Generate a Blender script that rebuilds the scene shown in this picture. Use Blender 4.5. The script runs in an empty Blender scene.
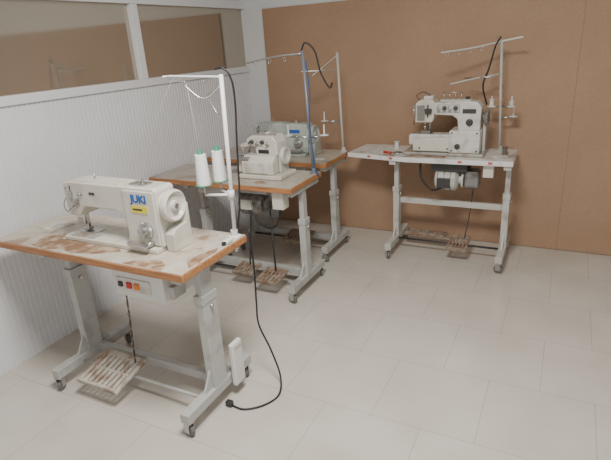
import bpy, bmesh, math, random
from mathutils import Vector, Matrix, Euler
random.seed(4)
S=bpy.context.scene
# ---------------------------------------------------------------- materials
def mat(name,col,rough=.5,metal=0.0,col2=None,scale=8,lo=.45,hi=.6,bump=0,detail=6,spec=.5,stretch=None):
    m=bpy.data.materials.new(name);m.use_nodes=True
    nt=m.node_tree;b=nt.nodes['Principled BSDF']
    b.inputs['Base Color'].default_value=(*col,1);b.inputs['Roughness'].default_value=rough
    b.inputs['Metallic'].default_value=metal
    b.inputs['Specular IOR Level'].default_value=spec
    if col2 is not None or bump:
        tc=nt.nodes.new('ShaderNodeTexCoord');mp=nt.nodes.new('ShaderNodeMapping')
        if stretch: mp.inputs['Scale'].default_value=stretch
        nt.links.new(tc.outputs['Object'],mp.inputs[0])
        n=nt.nodes.new('ShaderNodeTexNoise');n.inputs['Scale'].default_value=scale;n.inputs['Detail'].default_value=detail
        nt.links.new(mp.outputs[0],n.inputs['Vector'])
        if col2 is not None:
            r=nt.nodes.new('ShaderNodeValToRGB')
            r.color_ramp.elements[0].position=lo;r.color_ramp.elements[0].color=(*col,1)
            r.color_ramp.elements[1].position=hi;r.color_ramp.elements[1].color=(*col2,1)
            nt.links.new(n.outputs['Fac'],r.inputs[0]);nt.links.new(r.outputs[0],b.inputs['Base Color'])
        if bump:
            bp=nt.nodes.new('ShaderNodeBump');bp.inputs['Strength'].default_value=bump;bp.inputs['Distance'].default_value=.01
            nt.links.new(n.outputs['Fac'],bp.inputs['Height']);nt.links.new(bp.outputs[0],b.inputs['Normal'])
    return m
M={}
M['cream']=mat('cream_enamel',(.62,.59,.51),.28,col2=(.50,.46,.37),scale=9,lo=.5,hi=.75)
M['white']=mat('white_enamel',(.64,.62,.57),.3,col2=(.44,.41,.34),scale=14,lo=.48,hi=.72)
M['teal']=mat('pale_green_grey_enamel',(.46,.50,.45),.35,col2=(.34,.37,.33),scale=12)
M['grey']=mat('grey_painted_steel',(.42,.42,.39),.4,col2=(.30,.29,.26),scale=12,lo=.5,hi=.75)
M['lgrey']=mat('light_grey_painted_steel',(.50,.49,.44),.45,col2=(.34,.30,.25),scale=10,lo=.55,hi=.75)
M['lamw']=mat('white_laminate',(.70,.68,.66),.45,col2=(.42,.36,.30),scale=7,lo=.55,hi=.75)
M['wood']=mat('wood_edge',(.44,.20,.08),.5,col2=(.27,.115,.045),scale=6,lo=.35,hi=.7,stretch=(1,12,12))
M['rust']=mat('rusty_steel',(.22,.14,.09),.7,col2=(.34,.29,.23),scale=22,lo=.4,hi=.65)
M['rustlite']=mat('rusty_cream_steel',(.52,.48,.41),.6,col2=(.27,.16,.10),scale=16,lo=.47,hi=.66)
M['chrome']=mat('worn_chrome',(.50,.49,.47),.28,metal=.9)
M['dark']=mat('dark_iron',(.06,.058,.055),.5,metal=.3)
M['dgrey']=mat('grey_castings',(.24,.235,.22),.45,metal=.3,col2=(.13,.12,.105),scale=20)
M['black']=mat('black_rubber',(.012,.012,.013),.5)
M['blackp']=mat('black_plastic',(.03,.03,.032),.4)
M['blue']=mat('blue_paint',(.02,.11,.38),.4)
M['bluecab']=mat('blue_cable',(.03,.08,.20),.5)
M['polegrey']=mat('blue_grey_pole',(.20,.22,.26),.45,metal=.3)
M['yellow']=mat('yellow_label',(.72,.62,.05),.5)
M['red']=mat('red_plastic',(.5,.03,.02),.4)
M['orange']=mat('orange_plastic',(.7,.2,.03),.4)
M['cone']=mat('white_thread',(.76,.77,.74),.9,bump=.3,scale=90)
M['green']=mat('green_plastic',(.05,.27,.15),.4)
M['plastic']=mat('white_plastic',(.68,.67,.63),.4)
M['caster']=mat('caster_rubber',(.13,.125,.12),.6)
M['paper']=mat('paper',(.6,.57,.5),.8,col2=(.45,.42,.36),scale=20)
M['frame']=mat('white_painted_frame',(.70,.70,.70),.4)
M['panel']=mat('ribbed_white_panel',(.70,.695,.70),.5,col2=(.64,.63,.63),scale=2,lo=.4,hi=.7)
M['plaster']=mat('white_plaster',(.66,.66,.65),.8,bump=.1,scale=60)
M['scrap']=mat('dark_fabric',(.16,.12,.09),.9)
M['tape']=mat('red_tape',(.50,.12,.09),.6)
M['worn']=mat('worn_wood_patch',(.22,.12,.065),.65,col2=(.44,.34,.24),scale=20,lo=.44,hi=.68)
M['wornmetal']=mat('worn_steel_bed',(.42,.40,.35),.4,metal=.3,col2=(.26,.18,.12),scale=20,lo=.5,hi=.65)
def worn_lam(name,base,stain,thr=.60):
    m=mat(name,base,.35)
    nt=m.node_tree;b=nt.nodes['Principled BSDF']
    tc=nt.nodes.new('ShaderNodeTexCoord')
    n1=nt.nodes.new('ShaderNodeTexNoise');n1.inputs['Scale'].default_value=3.6;n1.inputs['Detail'].default_value=10;n1.inputs['Roughness'].default_value=.68
    n2=nt.nodes.new('ShaderNodeTexNoise');n2.inputs['Scale'].default_value=14;n2.inputs['Detail'].default_value=6
    nt.links.new(tc.outputs['Object'],n1.inputs['Vector']);nt.links.new(tc.outputs['Object'],n2.inputs['Vector'])
    r=nt.nodes.new('ShaderNodeValToRGB');r.color_ramp.elements[0].position=thr;r.color_ramp.elements[1].position=thr+.07
    nt.links.new(n1.outputs['Fac'],r.inputs[0])
    r2=nt.nodes.new('ShaderNodeValToRGB');r2.color_ramp.elements[0].position=.3;r2.color_ramp.elements[1].position=.7
    r2.color_ramp.elements[0].color=(base[0]*.78,base[1]*.74,base[2]*.68,1);r2.color_ramp.elements[1].color=(*base,1)
    nt.links.new(n2.outputs['Fac'],r2.inputs[0])
    mx=nt.nodes.new('ShaderNodeMixRGB');mx.inputs[2].default_value=(*stain,1)
    nt.links.new(r.outputs[0],mx.inputs[0]);nt.links.new(r2.outputs[0],mx.inputs[1]);nt.links.new(mx.outputs[0],b.inputs['Base Color'])
    return m
M['topA']=worn_lam('worn_cream_top',(.55,.50,.42),(.29,.19,.115),.54)
M['topB']=worn_lam('grey_cream_top',(.47,.43,.37),(.30,.23,.16),.56)
M['topD']=worn_lam('worn_white_top',(.72,.70,.68),(.36,.28,.22),.54)
def mdf():
    m=mat('mdf_board',(.34,.18,.09),.65)
    nt=m.node_tree;b=nt.nodes['Principled BSDF'];tc=nt.nodes.new('ShaderNodeTexCoord')
    n1=nt.nodes.new('ShaderNodeTexNoise');n1.inputs['Scale'].default_value=1.8;n1.inputs['Detail'].default_value=8;n1.inputs['Roughness'].default_value=.6
    n2=nt.nodes.new('ShaderNodeTexNoise');n2.inputs['Scale'].default_value=90;n2.inputs['Detail'].default_value=6
    r1=nt.nodes.new('ShaderNodeValToRGB');r1.color_ramp.elements[0].position=.3;r1.color_ramp.elements[1].position=.72
    r1.color_ramp.elements[0].color=(.41,.25,.15,1);r1.color_ramp.elements[1].color=(.48,.30,.185,1)
    mx=nt.nodes.new('ShaderNodeMixRGB');mx.blend_type='MULTIPLY';mx.inputs[0].default_value=.35
    for n in(n1,n2): nt.links.new(tc.outputs['Object'],n.inputs['Vector'])
    nt.links.new(n1.outputs['Fac'],r1.inputs[0]);nt.links.new(r1.outputs[0],mx.inputs[1]);nt.links.new(n2.outputs['Fac'],mx.inputs[2])
    nt.links.new(mx.outputs[0],b.inputs['Base Color']);return m
M['mdf']=mdf()
def tiles():
    m=mat('beige_floor_tiles',(.5,.45,.38),.20)
    nt=m.node_tree;b=nt.nodes['Principled BSDF'];tc=nt.nodes.new('ShaderNodeTexCoord')
    b.inputs['Specular IOR Level'].default_value=.6
    mp=nt.nodes.new('ShaderNodeMapping');mp.inputs['Location'].default_value=(.12,.22,0)
    nt.links.new(tc.outputs['Object'],mp.inputs[0])
    br=nt.nodes.new('ShaderNodeTexBrick');br.offset=.5;br.inputs['Scale'].default_value=1
    br.inputs['Brick Width'].default_value=.45;br.inputs['Row Height'].default_value=.45
    br.inputs['Mortar Size'].default_value=.0022;br.inputs['Mortar Smooth'].default_value=.4
    br.inputs['Color1'].default_value=(.60,.555,.49,1);br.inputs['Color2'].default_value=(.58,.535,.47,1)
    br.inputs['Mortar'].default_value=(.43,.39,.34,1)
    nt.links.new(mp.outputs[0],br.inputs['Vector'])
    n=nt.nodes.new('ShaderNodeTexNoise');n.inputs['Scale'].default_value=3;n.inputs['Detail'].default_value=8
    nt.links.new(tc.outputs['Object'],n.inputs['Vector'])
    r=nt.nodes.new('ShaderNodeValToRGB');r.color_ramp.elements[0].position=.3;r.color_ramp.elements[0].color=(.86,.85,.83,1)
    r.color_ramp.elements[1].position=.7;r.color_ramp.elements[1].color=(1,1,1,1)
    nt.links.new(n.outputs['Fac'],r.inputs[0])
    mx=nt.nodes.new('ShaderNodeMixRGB');mx.blend_type='MULTIPLY';mx.inputs[0].default_value=1
    nt.links.new(br.outputs['Color'],mx.inputs[1]);nt.links.new(r.outputs[0],mx.inputs[2])
    nt.links.new(mx.outputs[0],b.inputs['Base Color']);return m
M['tiles']=tiles()
M['glass']=mat('reflective_window_glass',(.50,.45,.37),.06,metal=.75,spec=1.0)
# ---------------------------------------------------------------- builders
class G:
    def __init__(s,name,o):
        s.e=bpy.data.objects.new(name,None);S.collection.objects.link(s.e);s.o=Vector(o);s.e.location=s.o
        s.e.empty_display_size=.1
    def add(s,name,bm,m,smooth=False,bevel=0,seg=2):
        me=bpy.data.meshes.new(name);bmesh.ops.recalc_face_normals(bm,faces=bm.faces);bm.to_mesh(me);bm.free()
        ob=bpy.data.objects.new(name,me);S.collection.objects.link(ob);ob.parent=s.e
        me.materials.append(M[m] if isinstance(m,str) else m)
        if smooth:
            for p in me.polygons:p.use_smooth=True
        if bevel:
            b=ob.modifiers.new('bevel','BEVEL');b.width=bevel;b.segments=seg;b.limit_method='ANGLE';b.angle_limit=math.radians(35)
            for p in me.polygons:p.use_smooth=True
            b.harden_normals=True
        return ob
    def box(s,name,a,b,m,bevel=.003,seg=2):
        bm=bmesh.new();bmesh.ops.create_cube(bm,size=1)
        a=Vector(a);b=Vector(b)
        for v in bm.verts: v.co=Vector([(a[i]+b[i])/2+v.co[i]*(b[i]-a[i]) for i in range(3)])-s.o
        return s.add(name,bm,m,bevel=bevel,seg=seg)
    def obox(s,name,c,size,rot,m,bevel=.003):
        bm=bmesh.new();bmesh.ops.create_cube(bm,size=1);R=Euler(rot).to_matrix()
        for v in bm.verts: v.co=Vector(c)+R@Vector([v.co[i]*size[i] for i in range(3)])-s.o
        return s.add(name,bm,m,bevel=bevel)
    def prism(s,name,pts,y0,y1,m,bevel=.008,axis='y',seg=3):
        bm=bmesh.new()
        def P(p,t):
            if axis=='y':return Vector((p[0],t,p[1]))-s.o
            if axis=='z':return Vector((p[0],p[1],t))-s.o
            return Vector((t,p[0],p[1]))-s.o
        A=[bm.verts.new(P(p,y0)) for p in pts];B=[bm.verts.new(P(p,y1)) for p in pts]
        bm.faces.new(A);bm.faces.new(B[::-1]);n=len(pts)
        for i in range(n): bm.faces.new((A[i],B[i],B[(i+1)%n],A[(i+1)%n]))
        return s.add(name,bm,m,bevel=bevel,seg=seg)
    def rod(s,name,p,q,r,m,seg=16,r2=None,bevel=0):
        p=Vector(p);q=Vector(q);d=q-p;bm=bmesh.new()
        bmesh.ops.create_cone(bm,cap_ends=True,segments=seg,radius1=r,radius2=r if r2 is None else r2,depth=d.length)
        R=d.to_track_quat('Z','Y').to_matrix()
        for v in bm.verts: v.co=(p+q)/2+R@v.co-s.o
        ob=s.add(name,bm,m,bevel=bevel)
        if not bevel:
            for pl in ob.data.polygons: pl.use_smooth=len(pl.vertices)<5
        return ob
    def lathe(s,name,c,ax,prof,m,seg=28):
        bm=bmesh.new();R=Vector(ax).to_track_quat('Z','Y').to_matrix();rings=[]
        for r,h in prof:
            rings.append([bm.verts.new(Vector(c)+R@Vector((r*math.cos(t),r*math.sin(t),h))-s.o) for t in [2*math.pi*i/seg for i in range(seg)]])
        for a,b in zip(rings,rings[1:]):
            for i in range(seg): bm.faces.new((a[i],a[(i+1)%seg],b[(i+1)%seg],b[i]))
        bm.faces.new(rings[0][::-1]);bm.faces.new(rings[-1])
        ob=s.add(name,bm,m)
        for pl in ob.data.polygons: pl.use_smooth=len(pl.vertices)<5
        e=ob.modifiers.new('es','EDGE_SPLIT');e.split_angle=math.radians(40)
        return ob
    def tube(s,name,pts,r,m,res=8,smooth=True):
        P=[Vector(p) for p in pts];Q=[]
        if smooth and len(P)>2:
            E=[P[0]*2-P[1]]+P+[P[-1]*2-P[-2]]
            for i in range(1,len(E)-2):
                for k in range(8):
                    t=k/8;a,b,c,d=E[i-1],E[i],E[i+1],E[i+2]
                    Q.append(.5*((2*b)+(c-a)*t+(2*a-5*b+4*c-d)*t*t+(3*b-a-3*c+d)*t**3))
            Q.append(P[-1])
        else:Q=P
        bm=bmesh.new();rings=[];up=Vector((.3,.2,1)).normalized()
        for i,p in enumerate(Q):
            d=(Q[min(i+1,len(Q)-1)]-Q[max(i-1,0)]).normalized()
            x=d.cross(up)
            if x.length<.05:x=d.cross(Vector((1,0,0)))
            x.normalize();y=d.cross(x)
            rings.append([bm.verts.new(p+x*r*math.cos(t)+y*r*math.sin(t)-s.o) for t in [2*math.pi*k/res for k in range(res)]])
        for a,b in zip(rings,rings[1:]):
            for i in range(res): bm.faces.new((a[i],a[(i+1)%res],b[(i+1)%res],b[i]))
        bm.faces.new(rings[0][::-1]);bm.faces.new(rings[-1])
        return s.add(name,bm,m,smooth=True)
    def text(s,name,txt,c,size,m,rot=(math.pi/2,0,0),off=.0012):
        cu=bpy.data.curves.new(name,'FONT');cu.body=txt;cu.size=size;cu.extrude=.0008;cu.offset=off;cu.align_x='CENTER';cu.align_y='CENTER'
        ob=bpy.data.objects.new(name,cu);S.collection.objects.link(ob);ob.parent=s.e;ob.location=Vector(c)-s.o;ob.rotation_euler=rot
        cu.materials.append(M[m])

def single(name,a,b,m,bevel=0):
    bm=bmesh.new();bmesh.ops.create_cube(bm,size=1);a=Vector(a);b=Vector(b)
    for v in bm.verts: v.co=Vector([v.co[i]*(b[i]-a[i]) for i in range(3)])
    me=bpy.data.meshes.new(name);bm.to_mesh(me);bm.free();ob=bpy.data.objects.new(name,me);ob.location=(a+b)/2
    S.collection.objects.link(ob);me.materials.append(M[m])
    if bevel:
        k=ob.modifiers.new('bevel','BEVEL');k.width=bevel;k.segments=2
    return ob
# ---------------------------------------------------------------- room
XL=-2.60;YB=4.0;XR=3.0;YF=-2.0;CH=2.75
single('floor',(XL-.1,YF,-.1),(XR,YB+.1,0),'tiles')
single('wall_back',(XL-.1,YB,0),(XR,YB+.1,CH),'plaster')
single('ceiling',(XL-.1,YF,CH),(XR,YB+.1,CH+.1),'plaster')
mb=G('mdf_wall_board',(0,YB,0))
for i,(a,b) in enumerate([(-2.40,.0395),(.04,2.44),(2.441,XR)]):
    mb.box('board_%d'%(i+1),(a,YB-.02,0.004),(b,YB,1.89),'mdf',.0007,1)
def ribbed():
    bm=bmesh.new();prof=[];y=YF;p=.03
    while y<YB:
        prof+= [(XL,y),(XL,y+p*.62),(XL-.005,y+p*.72),(XL-.005,y+p*.9)];y+=p
    prof.append((XL,YB))
    A=[bm.verts.new((x,min(y,YB),0)) for x,y in prof];B=[bm.verts.new((x,min(y,YB),1.385)) for x,y in prof]
    for i in range(len(A)-1): bm.faces.new((A[i],A[i+1],B[i+1],B[i]))
    c=[bm.verts.new(v) for v in((XL-.06,YF,0),(XL-.06,YB,0),(XL-.06,YB,1.385),(XL-.06,YF,1.385))];bm.faces.new(c)
    bmesh.ops.recalc_face_normals(bm,faces=bm.faces)
    me=bpy.data.meshes.new('wall_left');bm.to_mesh(me);bm.free();ob=bpy.data.objects.new('wall_left',me);S.collection.objects.link(ob)
    me.materials.append(M['panel'])
ribbed()
single('trim_rail',(XL-.06,YF,1.385),(XL+.015,YB,1.435),'frame',.004)
w=G('window_1',(XL,2,1.9))
w.box('glass_left',(XL-.035,YF,1.435),(XL-.025,2.66,1.905),'glass',0)
w.box('glass_right',(XL-.035,2.72,1.435),(XL-.025,YB,1.905),'glass',0)
w.box('mullion',(XL-.06,2.66,1.435),(XL+.01,2.72,1.905),'frame')
w.box('mullion_near',(XL-.06,1.2,1.435),(XL+.01,1.26,1.905),'frame')
w.box('transom',(XL-.06,YF,1.905),(XL+.012,YB,1.965),'frame')
w.box('upper_panel',(XL-.05,YF,1.965),(XL-.03,YB,CH),'frame',0)
# ---------------------------------------------------------------- table
def caster(g,x,y,i,ang=0.3):
    r=.03
    d=Vector((math.cos(ang),math.sin(ang),0))
    c=Vector((x,y,r))
    g.lathe('caster_wheel_%d'%i,c-d*.011,d,[(.0,0),(r*.8,0),(r,.004),(r,.018),(r*.8,.022),(0,.022)],'caster',20)
    for k in(-1,1):
        a=c+d*.015*k
        g.obox('caster_fork_%d_%d'%(i,k+1),a+Vector((0,0,.018)),(.003,.032,.05),(0,0,ang),'chrome',.0005)
    g.obox('caster_plate_%d'%i,c+Vector((0,0,.045)),(.036,.045,.006),(0,0,ang),'chrome',.001)
    g.rod('caster_stem_%d'%i,c+Vector((0,0,.045)),c+Vector((0,0,.075)),.010,'chrome')
def table(o,x0,x1,y0,y1,h,fl,fr,fy0,fy1,top,frame='grey',edge='wood',poly=None,beam=.11,wide=.07,sl=.50):
    g=G('sewing_table',(o[0],o[1],0))
    P=poly or [(x0,y0),(x1,y0),(x1,y1),(x0,y1)]
    g.prism('table_board',P,h-.036,h-.003,edge,bevel=.004,axis='z')
    cx=sum(p[0] for p in P)/len(P);cy=sum(p[1] for p in P)/len(P)
    I=[(p[0]+(.004 if p[0]<cx else -.004),p[1]+(.004 if p[1]<cy else -.004)) for p in P]
    g.prism('table_laminate',I,h-.003,h,top,bevel=.001,axis='z')
    ym=(fy0+fy1)/2
    for i,x in enumerate((fl,fr)):
        g.box('foot_bar_%d'%(i+1),(x-.025,fy0-.02,.075),(x+.025,fy1+.02,.125),frame,.005)
        g.box('leg_lower_%d'%(i+1),(x-.023,ym-wide/2,.118),(x+.023,ym+wide/2,sl),frame,.004)
        g.box('leg_upper_%d'%(i+1),(x-.017,ym-wide/2+.009,sl-.03),(x+.017,ym+wide/2-.009,h-.05),frame,.003)
        g.box('leg_collar_%d'%(i+1),(x-.026,ym-wide/2-.004,sl-.02),(x+.026,ym+wide/2+.004,sl+.02),frame,.003)
        g.rod('leg_bolt_%d'%(i+1),(x+.02,ym,sl-.04),(x+.036,ym,sl-.04),.009,'chrome',8)
        g.box('top_bracket_%d'%(i+1),(x-.025,max(y0+.03,ym-.2),h-.066),(x+.025,min(y1-.03,ym+.2),h-.036),frame,.003)
        g.prism('leg_gusset_%d'%(i+1),[(ym-.11,.118),(ym+.11,.118),(ym+wide/2,.22),(ym-wide/2,.22)],x-.006,x+.006,frame,.002,axis='x')
        caster(g,x,fy0,i*2+1,.4+i);caster(g,x,fy1,i*2+2,1.1-i*.6)
    g.box('cross_beam',(fl,ym+.02,beam-.022),(fr,ym+.05,beam+.022),frame,.003)
    return g
def treadle(g,cx,cy,w,d,z,m='rustlite',tilt=.18,yaw=0,slots=7):
    R=Euler((tilt,0,yaw)).to_matrix();C=Vector((cx,cy,z))
    def ob(n,lx,ly,sx,sy,sz=.012,lz=0):
        g.obox(n,C+R@Vector((lx,ly,lz)),(sx,sy,sz),(tilt,0,yaw),m,.002)
    ob('treadle_front',0,-d/2,w,.022);ob('treadle_back',0,d/2,w,.03);ob('treadle_mid',0,0,w,.012)
    ob('treadle_side_l',-w/2,0,.022,d+.02);ob('treadle_side_r',w/2,0,.022,d+.02)
    for i in range(slots): ob('treadle_slat_%d'%i,-w/2+w*(i+1)/(slots+1),0,w/(slots+1)*.6,d,.009)
    ob('treadle_lip',0,-d/2-.008,w,.006,.03,.006)
# ---- table A
gA=table((-1.75,1.56),-2.47,-1.27,1.335,1.80,.78,-2.17,-1.335,1.30,1.76,'topA','grey',wide=.095,sl=.58)
treadle(gA,-1.90,1.405,.25,.20,.115,tilt=.22)
gA.rod('treadle_axle',(-2.15,1.44,.09),(-1.35,1.44,.09),.008,'grey')
gA.tube('treadle_rod',[(-1.81,1.48,.13),(-1.81,1.50,.35),(-1.81,1.52,.62)],.004,'dark',smooth=False)
for i in range(16): gA.lathe('chain_link_%d'%i,(-1.81+.003*(i%2),1.48+i*.0022,.14+i*.027),(1,i%2,0),[(.0,-.002),(.008,-.002),(.008,.002),(0,.002)],'rust',8)
gA.box('control_box',(-1.77,1.42,.565),(-1.47,1.64,.70),'plastic',.012)
gA.box('control_box_panel',(-1.74,1.414,.60),(-1.54,1.421,.665),'white',.004)
gA.box('button_off',(-1.675,1.406,.618),(-1.645,1.416,.648),'red',.003)
gA.box('button_on',(-1.63,1.406,.618),(-1.60,1.416,.648),'orange',.003)
gA.box('button_aux',(-1.725,1.406,.62),(-1.70,1.416,.645),'blackp',.003)
gA.box('control_box_hanger',(-1.74,1.48,.69),(-1.52,1.60,.746),'grey',.003)
gA.lathe('motor',(-1.79,1.60,.62),(-1,0,0),[(0,0),(.05,0),(.062,.012),(.062,.10),(.05,.13),(0,.13)],'lgrey')
gA.box('drip_pan',(-2.12,1.47,.71),(-1.60,1.70,.745),'dark',.01)
gA.box('knee_lifter_plate',(-1.44,1.42,.60),(-1.41,1.50,.66),'grey',.006)
gA.tube('knee_lifter_rod',[(-1.58,1.50,.74),(-1.45,1.47,.70),(-1.425,1.46,.64)],.006,'chrome')
gA.prism('worn_patch',[(-2.20,1.355),(-2.08,1.348),(-2.0,1.37),(-1.92,1.35),(-1.80,1.38),(-1.70,1.44),(-1.74,1.465),(-1.88,1.462),(-2.12,1.465),(-2.16,1.53),(-2.24,1.46)],.78,.7806,'worn',0,axis='z')
gA.prism('worn_patch_right',[(-1.60,1.345),(-1.38,1.342),(-1.40,1.39),(-1.46,1.43),(-1.52,1.40),(-1.57,1.38)],.78,.7806,'worn',0,axis='z')
gA.prism('worn_patch_edge',[(-1.34,1.45),(-1.285,1.40),(-1.28,1.58),(-1.30,1.62),(-1.33,1.55)],.78,.7806,'worn',0,axis='z')
# ---- table B
gB=table((-2,2.76),-2.575,-1.435,2.54,2.98,.78,-2.28,-1.47,2.53,2.97,'topB','grey')
treadle(gB,-1.93,2.70,.14,.15,.11,'rust',tilt=.15,slots=4);treadle(gB,-1.69,2.64,.15,.16,.11,'rust',tilt=.15,slots=4)
gB.rod('treadle_axle',(-2.26,2.70,.10),(-1.48,2.70,.10),.008,'dark')
gB.rod('treadle_rod',(-1.69,2.70,.12),(-1.72,2.74,.62),.006,'dark')
gB.rod('treadle_rod_2',(-1.93,2.74,.12),(-1.88,2.80,.74),.005,'dark')
gB.lathe('motor',(-1.93,2.74,.60),(1,0,0),[(0,0),(.06,0),(.085,.015),(.085,.15),(.06,.18),(.03,.18),(.03,.20),(.05,.20),(.05,.215),(0,.215)],'dgrey')
gB.box('motor_mount',(-1.96,2.68,.68),(-1.70,2.84,.745),'grey',.004)
gB.box('motor_terminal_box',(-1.88,2.63,.58),(-1.80,2.66,.65),'lgrey',.004)
gB.box('switch_box',(-1.60,2.58,.62),(-1.52,2.66,.74),'cream',.006)
gB.box('thread_drawer',(-2.20,2.6,.68),(-2.0,2.85,.742),'lgrey',.005)
gB.tube('motor_wire',[(-1.56,2.62,.62),(-1.60,2.61,.50),(-1.70,2.62,.48),(-1.82,2.64,.58)],.006,'black')
# ---- table C
gC=table((-2,3.4),-2.56,-1.50,3.19,3.66,.78,-2.30,-1.54,3.20,3.62,'topB','grey')
treadle(gC,-1.85,3.35,.2,.18,.12,'rust',tilt=.15,slots=5)
gC.rod('treadle_axle',(-2.28,3.36,.10),(-1.55,3.36,.10),.008,'dark')
gC.rod('treadle_rod',(-1.80,3.40,.12),(-1.80,3.42,.6),.006,'dark')
gC.lathe('motor',(-1.95,3.38,.60),(1,0,0),[(0,0),(.055,0),(.08,.015),(.08,.15),(.055,.18),(.03,.18),(.03,.20),(.05,.20),(.05,.215),(0,.215)],'lgrey')
gC.box('motor_mount',(-1.95,3.33,.67),(-1.74,3.48,.745),'grey',.004)
# ---- table D
gD=table((-.88,3.66),-1.5,-.28,3.49,3.92,.78,-1.11,-.31,3.42,3.88,'topD','lgrey','lamw',poly=[(-1.49,3.58),(-1.0,3.49),(-.275,3.50),(-.285,3.90),(-1.46,3.93)],beam=.40)
treadle(gD,-.62,3.60,.13,.19,.12,'rust',tilt=.2,slots=4)
treadle(gD,-.90,3.75,.30,.10,.11,'rust',tilt=.0,slots=6)
gD.rod('treadle_axle',(-1.10,3.62,.10),(-.32,3.62,.10),.008,'dark')
gD.tube('treadle_rod',[(-.59,3.66,.12),(-.56,3.68,.35),(-.54,3.68,.66)],.004,'dark')
gD.lathe('motor',(-.81,3.62,.605),(1,0,0),[(0,0),(.055,0),(.08,.015),(.08,.15),(.055,.17),(.03,.17),(.03,.19),(.055,.19),(.055,.205),(0,.205)],'lgrey')
for i in range(3): gD.lathe('motor_band_%d'%i,(-.785+i*.045,3.62,.605),(1,0,0),[(0,0),(.0825,0),(.0825,.008),(0,.008)],'dgrey')
gD.box('motor_terminal_box',(-.78,3.525,.56),(-.69,3.555,.63),'dark',.005)
gD.box('motor_mount',(-.83,3.56,.675),(-.58,3.74,.745),'dark',.004)
gD.box('clutch_housing',(-.60,3.58,.55),(-.50,3.69,.68),'dgrey',.014)
gD.prism('belt',[(-.64,.60),(-.60,.60),(-.55,.745),(-.60,.745)],3.66,3.675,'black',.003)
gD.tube('motor_wire',[(-.92,3.6,.74),(-.90,3.56,.62),(-.82,3.54,.54),(-.74,3.53,.56)],.007,'black')
gD.box('control_switch',(-.47,3.54,.65),(-.40,3.60,.742),'cream',.005)
for i,x in enumerate((-1.30,-1.12,-.93,-.62,-.42)): 
    yy=3.495 if x>-1 else 3.49+(-1.0-x)*.184
    gD.obox('tape_%d'%i,(x,yy-.001+.002,.764),(.026,.006,.016),(0,0,-.18 if x<-1 else 0),'tape',.0005)
gD.prism('worn_patch',[(-1.05,3.52),(-.92,3.51),(-.72,3.53),(-.74,3.585),(-.98,3.59)],.78,.7806,'worn',0,axis='z')
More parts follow.
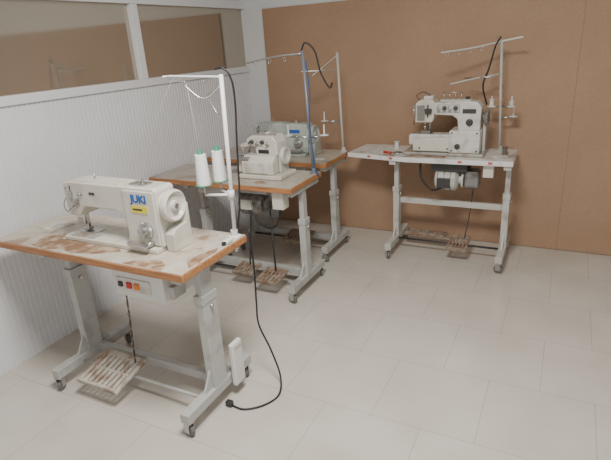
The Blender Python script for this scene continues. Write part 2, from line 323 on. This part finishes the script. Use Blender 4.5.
# ---------------------------------------------------------------- machines
def lockstitch(origin,L,H,D,m,name='sewing_machine',logo=True):
    x,y,z=origin
    g=G(name,(x+L/2,y,z))
    d0,d1=y-D/2,y+D/2
    g.box('bed',(x-.02,y-.095,z+.0005),(x+L-.01,y+.089,z+.022),m,.005)
    g.box('bed_throat_plate',(x+.0,y-.03,z+.022),(x+.12,y+.03,z+.025),'chrome',.001)
    g.box('slide_plate',(x+.0,y-.088,z+.022),(x+.17,y-.035,z+.0245),'wornmetal',.001)
    a=z+H
    body=[(x+L,z+.02),(x+L,a-.012),(x+L-.012,a),(x+.05,a),(x+.012,a-.006),(x,a-.02),(x,z+.135),(x+.010,z+.118),
          (x+.075,z+.115),(x+.095,z+.14),(x+.12,a-.118),(x+L-.25,a-.118),(x+L-.22,a-.128),(x+L-.205,a-.15),(x+L-.20,z+.06),(x+L-.215,z+.02)]
    if H<.26: body[9]=(x+.095,z+.128);body[10]=(x+.12,a-.095);body[11]=(x+L-.25,a-.095);body[12]=(x+L-.22,a-.105);body[13]=(x+L-.205,a-.13)
    g.prism('arm_body',body,d0,d1,m,.011,seg=3)
    g.prism('side_cover',[(x+L-.19,z+.028),(x+L-.012,z+.028),(x+L-.012,a-.014),(x+L-.19,a-.014)],d0-.006,d0+.01,m,.005)
    g.box('arm_lid',(x+.09,d0+.015,a-.004),(x+L-.22,d1-.015,a+.004),m,.002)
    g.prism('face_plate',[(d0+.012,z+.13),(d1-.012,z+.13),(d1-.012,a-.025),(d0+.015,a-.015)],x-.006,x+.004,'chrome',.002,axis='x')
    g.rod('needle_bar',(x+.035,y,z+.055),(x+.035,y,z+.13),.005,'chrome')
    g.rod('needle',(x+.035,y,z+.025),(x+.035,y,z+.06),.0012,'chrome')
    g.rod('presser_bar',(x+.055,y,z+.04),(x+.055,y,z+.13),.005,'chrome')
    g.box('presser_foot',(x+.03,y-.02,z+.028),(x+.062,y+.015,z+.042),'chrome',.003)
    g.box('finger_guard',(x+.015,y-.03,z+.06),(x+.05,y-.026,z+.10),'chrome',.001)
    g.lathe('tension_dial',(x+.075,d0,a-.10),(0,-1,0),[(0,0),(.022,0),(.022,.006),(.012,.009),(.012,.022),(.016,.024),(.016,.036),(0,.038)],'chrome')
    g.lathe('pretension_dial',(x+.115,d0,a-.055),(0,-1,0),[(0,0),(.012,0),(.012,.005),(.007,.007),(.009,.018),(0,.02)],'chrome',16)
    g.box('thread_guide_plate',(x+.03,d0-.004,a-.08),(x+.06,d0+.002,a-.045),'chrome',.001)
    g.box('take_up_slot',(x+.045,d0-.001,a-.10),(x+.052,d0+.002,a-.02),'dark',.0002)
    g.tube('take_up_lever',[(x+.05,d0+.002,a-.09),(x+.045,d0-.014,a-.06),(x+.038,d0-.018,a-.03),(x+.046,d0-.012,a-.025)],.0032,'chrome')
    g.tube('thread_slack',[(x+.075,d0-.02,a-.11),(x+.03,d0-.025,a-.14),(x+.01,d0-.02,a-.11),(x+.02,d0-.01,a-.08)],.0018,'dark')
    g.rod('thread_post',(x+.16,y,a-.005),(x+.16,y,a+.03),.0035,'chrome')
    g.box('bobbin_winder_base',(x+L-.17,y-.035,a-.004),(x+L-.08,y+.02,a+.008),'chrome',.003)
    g.lathe('bobbin_winder',(x+L-.11,y-.01,a+.006),(0,0,1),[(0,0),(.016,0),(.016,.006),(.006,.007),(.006,.02),(0,.02)],'chrome',16)
    g.lathe('stitch_dial',(x+L-.075,d0-.004,z+.098),(0,-1,0),[(0,0),(.038,0),(.038,.012),(.032,.018),(.024,.018),(.022,.038),(.012,.042),(0,.042)],'chrome')
    g.prism('reverse_lever',[(x+L-.15,z+.035),(x+L-.04,z+.035),(x+L-.035,z+.045),(x+L-.15,z+.055)],d0-.065,d0-.04,'chrome',.003)
    g.rod('reverse_lever_pivot',(x+L-.05,d0-.045,z+.042),(x+L-.05,d0+.004,z+.042),.010,'chrome')
    g.lathe('handwheel_hub',(x+L-.01,y,a-.085),(1,0,0),[(0,0),(.056,0),(.056,.022),(.04,.026),(0,.026)],m)
    g.lathe('handwheel',(x+L+.016,y,a-.085),(1,0,0),[(.0,0),(.062,0),(.070,.006),(.072,.018),(.070,.030),(.062,.036),(.056,.030),(.050,.022),(.024,.022),(.020,.036),(0,.036)],m,36)
    g.lathe('handwheel_center_bolt',(x+L+.05,y,a-.085),(1,0,0),[(0,0),(.012,0),(.012,.006),(0,.006)],'chrome',8)
    g.prism('belt_guard',[(y-.045,z+.001),(y+.075,z+.001),(y+.075,a-.09),(y+.07,a-.09),(y+.05,z+.11),(y-.02,z+.10),(y-.045,z+.08)],x+L+.004,x+L+.05,m,.004,axis='x')
    if logo:
        g.text('brand_label','JUKI',(x+L-.095,d0-.0075,a-.050),.048,'blue',off=.0018)
        g.box('info_label',(x+L-.145,d0-.0085,a-.112),(x+L-.05,d0-.006,a-.080),'yellow',.0003)
        g.box('info_label_text',(x+L-.135,d0-.0092,a-.100),(x+L-.08,d0-.0084,a-.092),'dark',.0001)
        g.text('model_label','8700',(x+.19,d0-.0015,a-.05),.018,'dark',off=.0006)
    else:
        g.box('name_plate',(x+L-.15,d0-.0085,a-.07),(x+L-.06,d0-.006,a-.045),'blue',.0003)
    return g
lockstitch((-2.075,1.56,.78),.575,.285,.12,'cream')
lockstitch((-2.22,3.45,.78),.48,.245,.10,'teal',logo=False)
# overlock machine (B)
def overlock(x,y,z):
    g=G('overlock_sewing_machine',(x+.14,y,z))
    g.box('base',(x-.02,y-.11,z+.0005),(x+.30,y+.11,z+.03),'cream',.008)
    g.prism('lower_body',[(y-.10,z+.03),(y+.10,z+.03),(y+.10,z+.15),(y-.06,z+.15),(y-.10,z+.11)],x,x+.24,'cream',.010,axis='x')
    g.box('looper_cover',(x+.03,y-.108,z+.04),(x+.20,y-.098,z+.11),'white',.006)
    g.box('cloth_plate',(x-.10,y-.105,z+.125),(x+.06,y+.04,z+.14),'chrome',.003)
    g.box('cloth_plate_bracket',(x-.06,y-.06,z+.03),(x+.01,y+.02,z+.126),'cream',.006)
    g.prism('upper_body',[(x+.09,z+.145),(x+.25,z+.145),(x+.25,z+.235),(x+.22,z+.275),(x+.06,z+.275),(x+.02,z+.25),(x+.02,z+.21),(x+.08,z+.20)],y-.045,y+.095,'cream',.012)
    g.prism('presser_arm',[(x-.03,z+.19),(x+.05,z+.205),(x+.05,z+.24),(x-.03,z+.215)],y-.045,y-.01,'white',.006)
    g.rod('presser_bar',(x-.02,y-.03,z+.145),(x-.02,y-.03,z+.20),.006,'chrome')
    g.box('presser_foot',(x-.045,y-.05,z+.141),(x+.01,y-.01,z+.152),'chrome',.002)
    g.rod('needle_bar',(x+.0,y+.01,z+.15),(x+.02,y+.01,z+.24),.006,'chrome')
    for i in range(4):
        g.lathe('tension_knob_%d'%i,(x+.07+i*.04,y-.05,z+.235-(i%2)*.012),(0,-1,.2),[(0,0),(.013,0),(.013,.005),(.007,.008),(.010,.022),(0,.026)],'chrome' if i%2 else 'dark',16)
    g.box('rating_label',(x+.11,y-.047,z+.16),(x+.19,y-.0445,z+.185),'blackp',.0003)
    g.box('thread_rack',(x+.03,y-.01,z+.273),(x+.22,y+.01,z+.282),'chrome',.002)
    for i in range(3): g.tube('thread_eyelet_%d'%i,[(x+.06+i*.06,y,z+.28),(x+.06+i*.06,y,z+.32),(x+.07+i*.06,y-.012,z+.33),(x+.075+i*.06,y-.02,z+.318)],.0025,'chrome')
    g.lathe('oil_window',(x+.15,y+.03,z+.273),(0,0,1),[(0,0),(.022,0),(.022,.012),(.014,.016),(0,.016)],'plastic',18)
    g.lathe('handwheel',(x+.245,y+.02,z+.14),(1,0,0),[(0,0),(.03,0),(.03,.01),(.055,.012),(.058,.022),(.055,.04),(.04,.042),(.03,.035),(0,.035)],'white',28)
    g.box('belt_guard',(x+.245,y-.03,z+.03),(x+.262,y+.08,z+.15),'lgrey',.006)
overlock(-1.88,2.79,.78)
# coverstitch machine (D)
def coverstitch(x,y,z):
    g=G('coverstitch_sewing_machine',(x+.22,y,z))
    g.box('base_tray',(x-.10,y-.11,z+.0005),(x+.47,y+.12,z+.022),'wornmetal',.006)
    g.prism('cylinder_bed',[(x-.07,z+.065),(x-.07,z+.135),(x-.055,z+.145),(x+.27,z+.145),(x+.27,z+.022),(x+.12,z+.022),(x+.10,z+.055)],y-.055,y+.045,'white',.010)
    g.prism('bed_front_cover',[(x-.03,z+.028),(x-.03,z+.115),(x+.13,z+.128),(x+.25,z+.128),(x+.25,z+.028)],y-.088,y-.057,'cream',.005)
    g.prism('gear_case',[(x+.23,z+.022),(x+.44,z+.022),(x+.44,z+.18),(x+.23,z+.18)],y-.095,y+.095,'white',.008)
    g.lathe('oil_gauge',(x+.29,y-.094,z+.07),(0,-1,0),[(0,0),(.02,0),(.02,.006),(.013,.008),(0,.008)],'dark',18)
    for i,(dx,dz) in enumerate([(.02,.05),(.22,.05),(.25,.165),(.42,.165),(.42,.04),(.25,.04)]):
        yy=y-.088 if i<2 else y-.095
        g.lathe('cover_screw_%d'%i,(x+dx,yy,z+dz),(0,-1,0),[(0,0),(.006,0),(.006,.004),(0,.005)],'dark',10)
    g.box('throat_plate',(x-.05,y-.048,z+.145),(x+.10,y+.038,z+.149),'chrome',.001)
    a=z+.385
    g.prism('arm_body',[(x+.43,z+.165),(x+.435,a-.05),(x+.41,a-.015),(x+.36,a-.008),(x+.10,a-.018),(x+.10,a-.10),(x+.24,a-.105),(x+.275,a-.13),(x+.285,z+.165)],y-.06,y+.065,'white',.009,seg=3)
    g.prism('head_casting',[(x-.02,a-.155),(x+.10,a-.155),(x+.115,a-.12),(x+.115,a-.005),(x+.09,a+.005),(x+.015,a+.005),(x-.02,a-.02)],y-.068,y+.055,'cream',.008)
    g.prism('face_cover',[(x-.005,a-.14),(x+.05,a-.14),(x+.05,a-.03),(x-.005,a-.035)],y-.076,y-.066,'chrome',.004)
    g.box('take_up_slot',(x+.065,y-.070,a-.12),(x+.075,y-.067,a-.03),'dark',.0003)
    g.box('needle_thread_guard',(x+.055,y-.095,a-.09),(x+.10,y-.069,a-.055),'dark',.004)
    g.box('arm_top_plate',(x+.15,y-.045,a-.014),(x+.36,y+.045,a+.002),'lgrey',.003)
    g.lathe('oil_cap',(x+.33,y,a),(0,0,1),[(0,0),(.016,0),(.016,.012),(.010,.018),(0,.018)],'dark',16)
    g.box('needle_drive_housing',(x+.03,y-.035,a),(x+.10,y+.035,a+.028),'white',.006)
    g.rod('needle_drive_cap',(x+.05,y,a+.026),(x+.05,y,a+.045),.010,'chrome')
    g.rod('spreader_shaft',(x-.04,y-.03,a-.02),(x-.04,y-.03,a-.18),.005,'chrome')
    g.box('spreader_bracket',(x-.05,y-.04,a-.06),(x-.01,y-.02,a-.04),'chrome',.002)
    for i in range(3): g.rod('needle_%d'%i,(x+.03+i*.007,y,z+.149),(x+.03+i*.007,y,z+.19),.0014,'chrome')
    g.rod('needle_clamp',(x+.037,y,z+.178),(x+.037,y,z+.20),.012,'chrome')
    g.rod('needle_bar',(x+.037,y,z+.19),(x+.037,y,a-.145),.007,'chrome')
    g.rod('presser_bar',(x+.07,y+.01,z+.155),(x+.07,y+.01,a-.145),.006,'chrome')
    g.box('presser_foot',(x+.015,y-.03,z+.15),(x+.08,y+.02,z+.162),'chrome',.002)
    g.tube('presser_lifter_lever',[(x+.10,y+.055,a-.06),(x+.08,y+.08,a-.08),(x+.0,y+.085,a-.10),(x-.06,y+.085,a-.14)],.005,'chrome')
    g.box('tension_bracket',(x+.13,y-.070,a-.08),(x+.29,y-.060,a-.025),'lgrey',.003)
    for i in range(4): g.lathe('tension_knob_%d'%i,(x+.15+i*.038,y-.068,a-.052),(0,-1,0),[(0,0),(.015,0),(.015,.006),(.006,.008),(.006,.016),(.012,.018),(.010,.034),(0,.036)],'dark' if i%2 else 'chrome',16)
    for i in range(4): g.rod('thread_pin_%d'%i,(x+.17+i*.04,y-.02,a-.005),(x+.17+i*.04,y-.02,a+.05),.003,'chrome')
    g.rod('thread_pin_bar',(x+.16,y-.02,a+.049),(x+.30,y-.02,a+.049),.003,'chrome')
    g.tube('thread_guide_wire',[(x+.0,y-.02,a-.005),(x-.02,y-.03,a+.03),(x+.03,y-.03,a+.055),(x+.09,y-.02,a+.02)],.003,'dark')
    g.lathe('stitch_knob',(x+.36,y-.06,z+.235),(0,-1,0),[(0,0),(.024,0),(.024,.01),(.016,.014),(.016,.03),(0,.03)],'dark',20)
    g.box('rating_label',(x+.31,y-.0625,a-.09),(x+.40,y-.0595,a-.06),'dark',.0004)
    g.lathe('handwheel',(x+.44,y,a-.12),(1,0,0),[(0,0),(.03,0),(.03,.01),(.055,.012),(.060,.022),(.055,.036),(.045,.038),(.03,.03),(0,.03)],'dgrey',28)
    g.box('belt_guard',(x+.442,y+.0,z+.022),(x+.462,y+.07,a-.16),'lgrey',.005)
coverstitch(-.95,3.69,.78)
# ---------------------------------------------------------------- thread stands
def cone(g,x,y,z,m='cone',cap='green',h=.135,r=.031,i=0):
    g.lathe('thread_cone_%d'%i,(x,y,z),(0,0,1),[(0,0),(r,0),(r*1.02,.006),(r*.80,h),(r*.3,h+.002),(0,h+.002)],m,24)
    g.lathe('cone_tip_%d'%i,(x,y,z+h),(0,0,1),[(0,0),(r*.45,0),(r*.3,.022),(0,.024)],cap,16)
    g.lathe('cone_base_%d'%i,(x,y,z-.004),(0,0,1),[(0,0),(r*1.15,0),(r*1.15,.004),(0,.004)],'green',24)
def spool_pin(g,x,y,z,i):
    g.lathe('spool_disc_%d'%i,(x,y,z),(0,0,1),[(0,0),(.03,0),(.03,.004),(.006,.006),(.004,.07),(0,.072)],'plastic',20)
def guide_eye(g,p,i):
    g.tube('guide_eye_%d'%i,[Vector(p)+Vector((.010*math.cos(t),0,-.014+.012*math.sin(t))) for t in [k*math.pi/4 for k in range(9)]],.0018,'chrome',6)
def thread_stand(bx,by,z0,z1,m,topx=None,topy=None):
    tx=bx if topx is None else topx;ty=by if topy is None else topy
    g=G('thread_stand',(bx,by,.78))
    g.rod('pole',(bx,by,z0),(tx,ty,z1),.009,m)
    g.lathe('mount_flange',(bx,by,.7802),(0,0,1),[(0,0),(.03,0),(.03,.006),(.016,.01),(.016,.035),(0,.035)],m if m!='frame' else 'plastic')
    g.rod('mount_nut',(bx,by,.72),(bx,by,.743),.018,'chrome',6)
    return g
# A
t=thread_stand(-1.305,1.755,.71,1.50,'frame',-1.275,1.75)
t.tube('guide_arm_upper',[(-1.275,1.75,1.49),(-1.42,1.75,1.495),(-1.56,1.75,1.50)],.005,'frame')
t.tube('guide_arm_end',[(-1.56,1.72,1.50),(-1.56,1.78,1.50)],.004,'frame')
t.tube('guide_arm_lower',[(-1.277,1.75,1.46),(-1.34,1.70,1.41),(-1.42,1.68,1.47)],.003,'chrome')
for i,(x,y) in enumerate([(-1.54,1.75),(-1.46,1.75),(-1.36,1.75)]): guide_eye(t,(x,y,1.497),i)
t.tube('wire_loop',[(-1.29,1.75,1.44),(-1.36,1.76,1.42),(-1.33,1.76,1.35),(-1.29,1.75,1.33)],.0025,'chrome')
C1=(-1.41,1.715);C2=(-1.382,1.80)
t.rod('cone_holder_arm_1',(-1.295,1.753,.985),(*C1,.985),.006,'frame')
t.rod('cone_holder_arm_2',(-1.295,1.753,.985),(*C2,.985),.006,'frame')
t.rod('arm_clamp',(-1.298,1.754,.965),(-1.297,1.754,1.005),.016,'plastic')
cone(t,*C1,1.035,i=1);cone(t,*C2,1.035,i=2)
t.rod('cone_pin_1',(*C1,.98),(*C1,1.035),.004,'chrome');t.rod('cone_pin_2',(*C2,.98),(*C2,1.035),.004,'chrome')
t.tube('power_cable',[(-1.30,1.77,.80),(-1.27,1.775,.95),(-1.255,1.78,1.2),(-1.24,1.78,1.40),(-1.245,1.77,1.49),(-1.275,1.76,1.525),(-1.31,1.76,1.52)],.004,'black')
t.tube('thread_1',[(*C1,1.18),(-1.46,1.75,1.475),(-1.54,1.75,1.48),(-1.75,1.62,1.07)],.0006,'cone',4,False)
# B
t=thread_stand(-1.465,2.93,.70,1.56,'polegrey',-1.49,2.91)
t.tube('guide_arm_upper',[(-1.49,2.91,1.54),(-1.65,2.86,1.53),(-1.84,2.80,1.50)],.006,'chrome')
t.tube('guide_arm_rear',[(-1.49,2.91,1.53),(-1.56,2.98,1.53),(-1.66,3.05,1.53)],.005,'chrome')
t.tube('guide_arm_cross',[(-1.80,2.76,1.50),(-1.84,2.80,1.50),(-1.86,2.88,1.50)],.004,'chrome')
for i in range(3): guide_eye(t,(-1.6-.09*i,2.876-.03*i,1.525-.008*i),i)
t.rod('cone_holder_arm_1',(-1.478,2.925,1.02),(-1.64,2.93,1.02),.006,'chrome')
t.rod('cone_holder_arm_2',(-1.478,2.925,1.02),(-1.40,2.98,1.02),.006,'chrome')
spool_pin(t,-1.64,2.93,1.024,1);spool_pin(t,-1.40,2.98,1.024,2)
t.tube('power_cable',[(-1.49,2.90,1.56),(-1.46,2.90,1.60),(-1.41,2.92,1.55),(-1.38,2.93,1.42),(-1.33,2.94,1.33),(-1.31,2.94,1.36)],.005,'black')
t.tube('pole_cable',[(-1.475,2.92,1.50),(-1.46,2.92,1.3),(-1.47,2.91,1.1),(-1.45,2.91,.9),(-1.44,2.91,.8),(-1.425,2.93,.76)],.004,'bluecab')  # blue cable running down along the pole
# C
t=thread_stand(-1.53,3.60,.70,1.52,'lgrey',-1.555,3.60)
t.tube('guide_arm_upper',[(-1.555,3.60,1.50),(-1.66,3.56,1.42),(-1.74,3.52,1.36)],.005,'chrome')
t.tube('guide_arm_lower',[(-1.553,3.60,1.40),(-1.66,3.52,1.40),(-1.8,3.45,1.40)],.004,'chrome')
t.rod('cone_holder_arm_1',(-1.543,3.60,1.02),(-1.66,3.55,1.02),.006,'chrome')
spool_pin(t,-1.66,3.55,1.024,1)
# D
t=thread_stand(-.40,3.84,.70,1.54,'lgrey',-.435,3.78)
t.tube('guide_arm_upper',[(-.435,3.78,1.53),(-.60,3.70,1.50),(-.80,3.62,1.48)],.006,'lgrey')
t.tube('guide_arm_right',[(-.435,3.78,1.53),(-.37,3.76,1.54),(-.30,3.74,1.55)],.006,'plastic')
t.tube('guide_arm_lower',[(-.43,3.79,1.32),(-.58,3.72,1.30),(-.74,3.66,1.27)],.005,'lgrey')
t.tube('guide_arm_cross',[(-.44,3.70,1.31),(-.66,3.76,1.30)],.004,'chrome')
for i in range(4): guide_eye(t,(-.55-.07*i,3.725-.029*i,1.505-.008*i),i)
t.rod('cone_holder_arm_1',(-.41,3.82,1.10),(-.47,3.76,1.10),.006,'chrome')
t.rod('cone_holder_arm_2',(-.41,3.82,1.10),(-.34,3.76,1.10),.006,'chrome')
t.rod('cone_holder_arm_3',(-.41,3.82,1.02),(-.33,3.84,1.02),.006,'chrome')
for i,(x,y,z) in enumerate([(-.47,3.76,1.104),(-.34,3.76,1.104),(-.33,3.84,1.024)]): spool_pin(t,x,y,z,i)
t.lathe('small_spool',(-.47,3.76,1.108),(0,0,1),[(0,0),(.02,0),(.02,.004),(.014,.006),(.014,.04),(.02,.042),(.02,.046),(0,.046)],'plastic',18)
t.lathe('small_spool_2',(-.34,3.76,1.108),(0,0,1),[(0,0),(.02,0),(.02,.004),(.016,.006),(.016,.03),(.02,.032),(.02,.036),(0,.036)],'paper',18)
t.tube('power_cable',[(-.44,3.77,1.56),(-.47,3.76,1.50),(-.50,3.74,1.36),(-.53,3.73,1.25),(-.50,3.75,1.12)],.006,'black')
# ---------------------------------------------------------------- small things
g=G('power_cable',(-1.3,1.8,0))
g.tube('cable',[(-1.262,1.81,.80),(-1.258,1.815,.6),(-1.262,1.81,.42),(-1.255,1.80,.30),(-1.19,1.79,.17),(-1.13,1.76,.05),(-1.10,1.68,.006),(-1.13,1.59,.006),(-1.20,1.53,.006),(-1.27,1.53,.006)],.0045,'black')
g.box('plug',(-1.30,1.515,.001),(-1.265,1.542,.03),'blackp',.006)
g=G('power_adapter',(-1.30,1.66,.78))
g.box('body',(-1.305,1.655,.781),(-1.275,1.70,.80),'plastic',.006)
g.box('prong_block',(-1.298,1.64,.784),(-1.282,1.657,.797),'blackp',.002)
g=G('foot_pedal_box',(-1.28,1.76,.2))
g.box('body',(-1.307,1.60,.06),(-1.280,1.68,.29),'plastic',.008)
g.box('pedal_hinge',(-1.283,1.615,.26),(-1.277,1.665,.275),'lgrey',.001)
def scrap(c,r,m,z=.7808,seed=0,h=.006):
    rr=random.Random(seed);g=G('fabric_scrap',(c[0],c[1],z))
    pts=[(c[0]+r*rr.uniform(.6,1.1)*math.cos(a),c[1]+r*.6*rr.uniform(.6,1.1)*math.sin(a)) for a in [k*math.pi/4.5 for k in range(9)]]
    g.prism('cloth',pts,z,z+h,m,.002,axis='z')
scrap((-1.10,3.64),.045,'scrap',seed=1);scrap((-1.25,3.72),.05,'paper',seed=2,h=.01)
scrap((-.38,3.62),.04,'paper',seed=3,h=.008);scrap((-1.60,3.30),.05,'paper',seed=5);scrap((-1.70,2.62),.05,'worn',seed=6,h=.002)
g=G('thread_spool',(-1.16,3.80,.78))
g.lathe('spool',(-1.16,3.80,.7803),(0,0,1),[(0,0),(.022,0),(.022,.005),(.016,.008),(.016,.045),(.022,.048),(.022,.053),(0,.053)],'plastic',20)
g=G('thread_spool',(-.36,3.70,.78))
g.lathe('spool',(-.355,3.72,.7803),(0,0,1),[(0,0),(.022,0),(.022,.005),(.016,.008),(.016,.045),(.022,.048),(.022,.053),(0,.053)],'scrap',20)
g=G('screwdriver',(-1.1,3.72,.785))
g.rod('handle',(-1.20,3.60,.791),(-1.14,3.585,.791),.009,'red',12);g.rod('shaft',(-1.14,3.585,.791),(-1.07,3.567,.788),.003,'chrome',8)
g=G('paper_sheet',(-2.2,1.6,.78))
g.prism('sheet',[(-2.40,1.54),(-2.28,1.52),(-2.24,1.64),(-2.35,1.68)],.7808,.782,'paper',0,axis='z')
# ---------------------------------------------------------------- lights
def area(name,loc,rot,size,e,col,sy=None):
    l=bpy.data.lights.new(name,'AREA');l.energy=e;l.color=col;l.size=size
    if sy: l.shape='RECTANGLE';l.size_y=sy
    o=bpy.data.objects.new(name,l);o.location=loc;o.rotation_euler=rot;S.collection.objects.link(o)
area('ceiling_light',(-.6,1.1,2.70),(0,0,0),.6,100,(1,.98,.95),.6)
area('doorway_daylight',(1.2,-1.8,1.5),(math.radians(78),0,math.radians(20)),1.8,52,(.98,.985,1),1.8)
w=bpy.data.worlds.new('world');S.world=w;w.use_nodes=True
w.node_tree.nodes['Background'].inputs[0].default_value=(.95,.97,1,1);w.node_tree.nodes['Background'].inputs[1].default_value=.16
# ---------------------------------------------------------------- camera
cd=bpy.data.cameras.new('camera');cam=bpy.data.objects.new('camera',cd);S.collection.objects.link(cam);S.camera=cam
cd.sensor_width=36;cd.lens=500/611*36;cd.clip_start=.05
R=Matrix.Rotation(math.radians(28),4,'Z')@Matrix.Rotation(math.radians(90-20.5),4,'X')@Matrix.Rotation(math.radians(-3.7),4,'Z')
cam.matrix_world=Matrix.Translation((0,0,1.6))@R
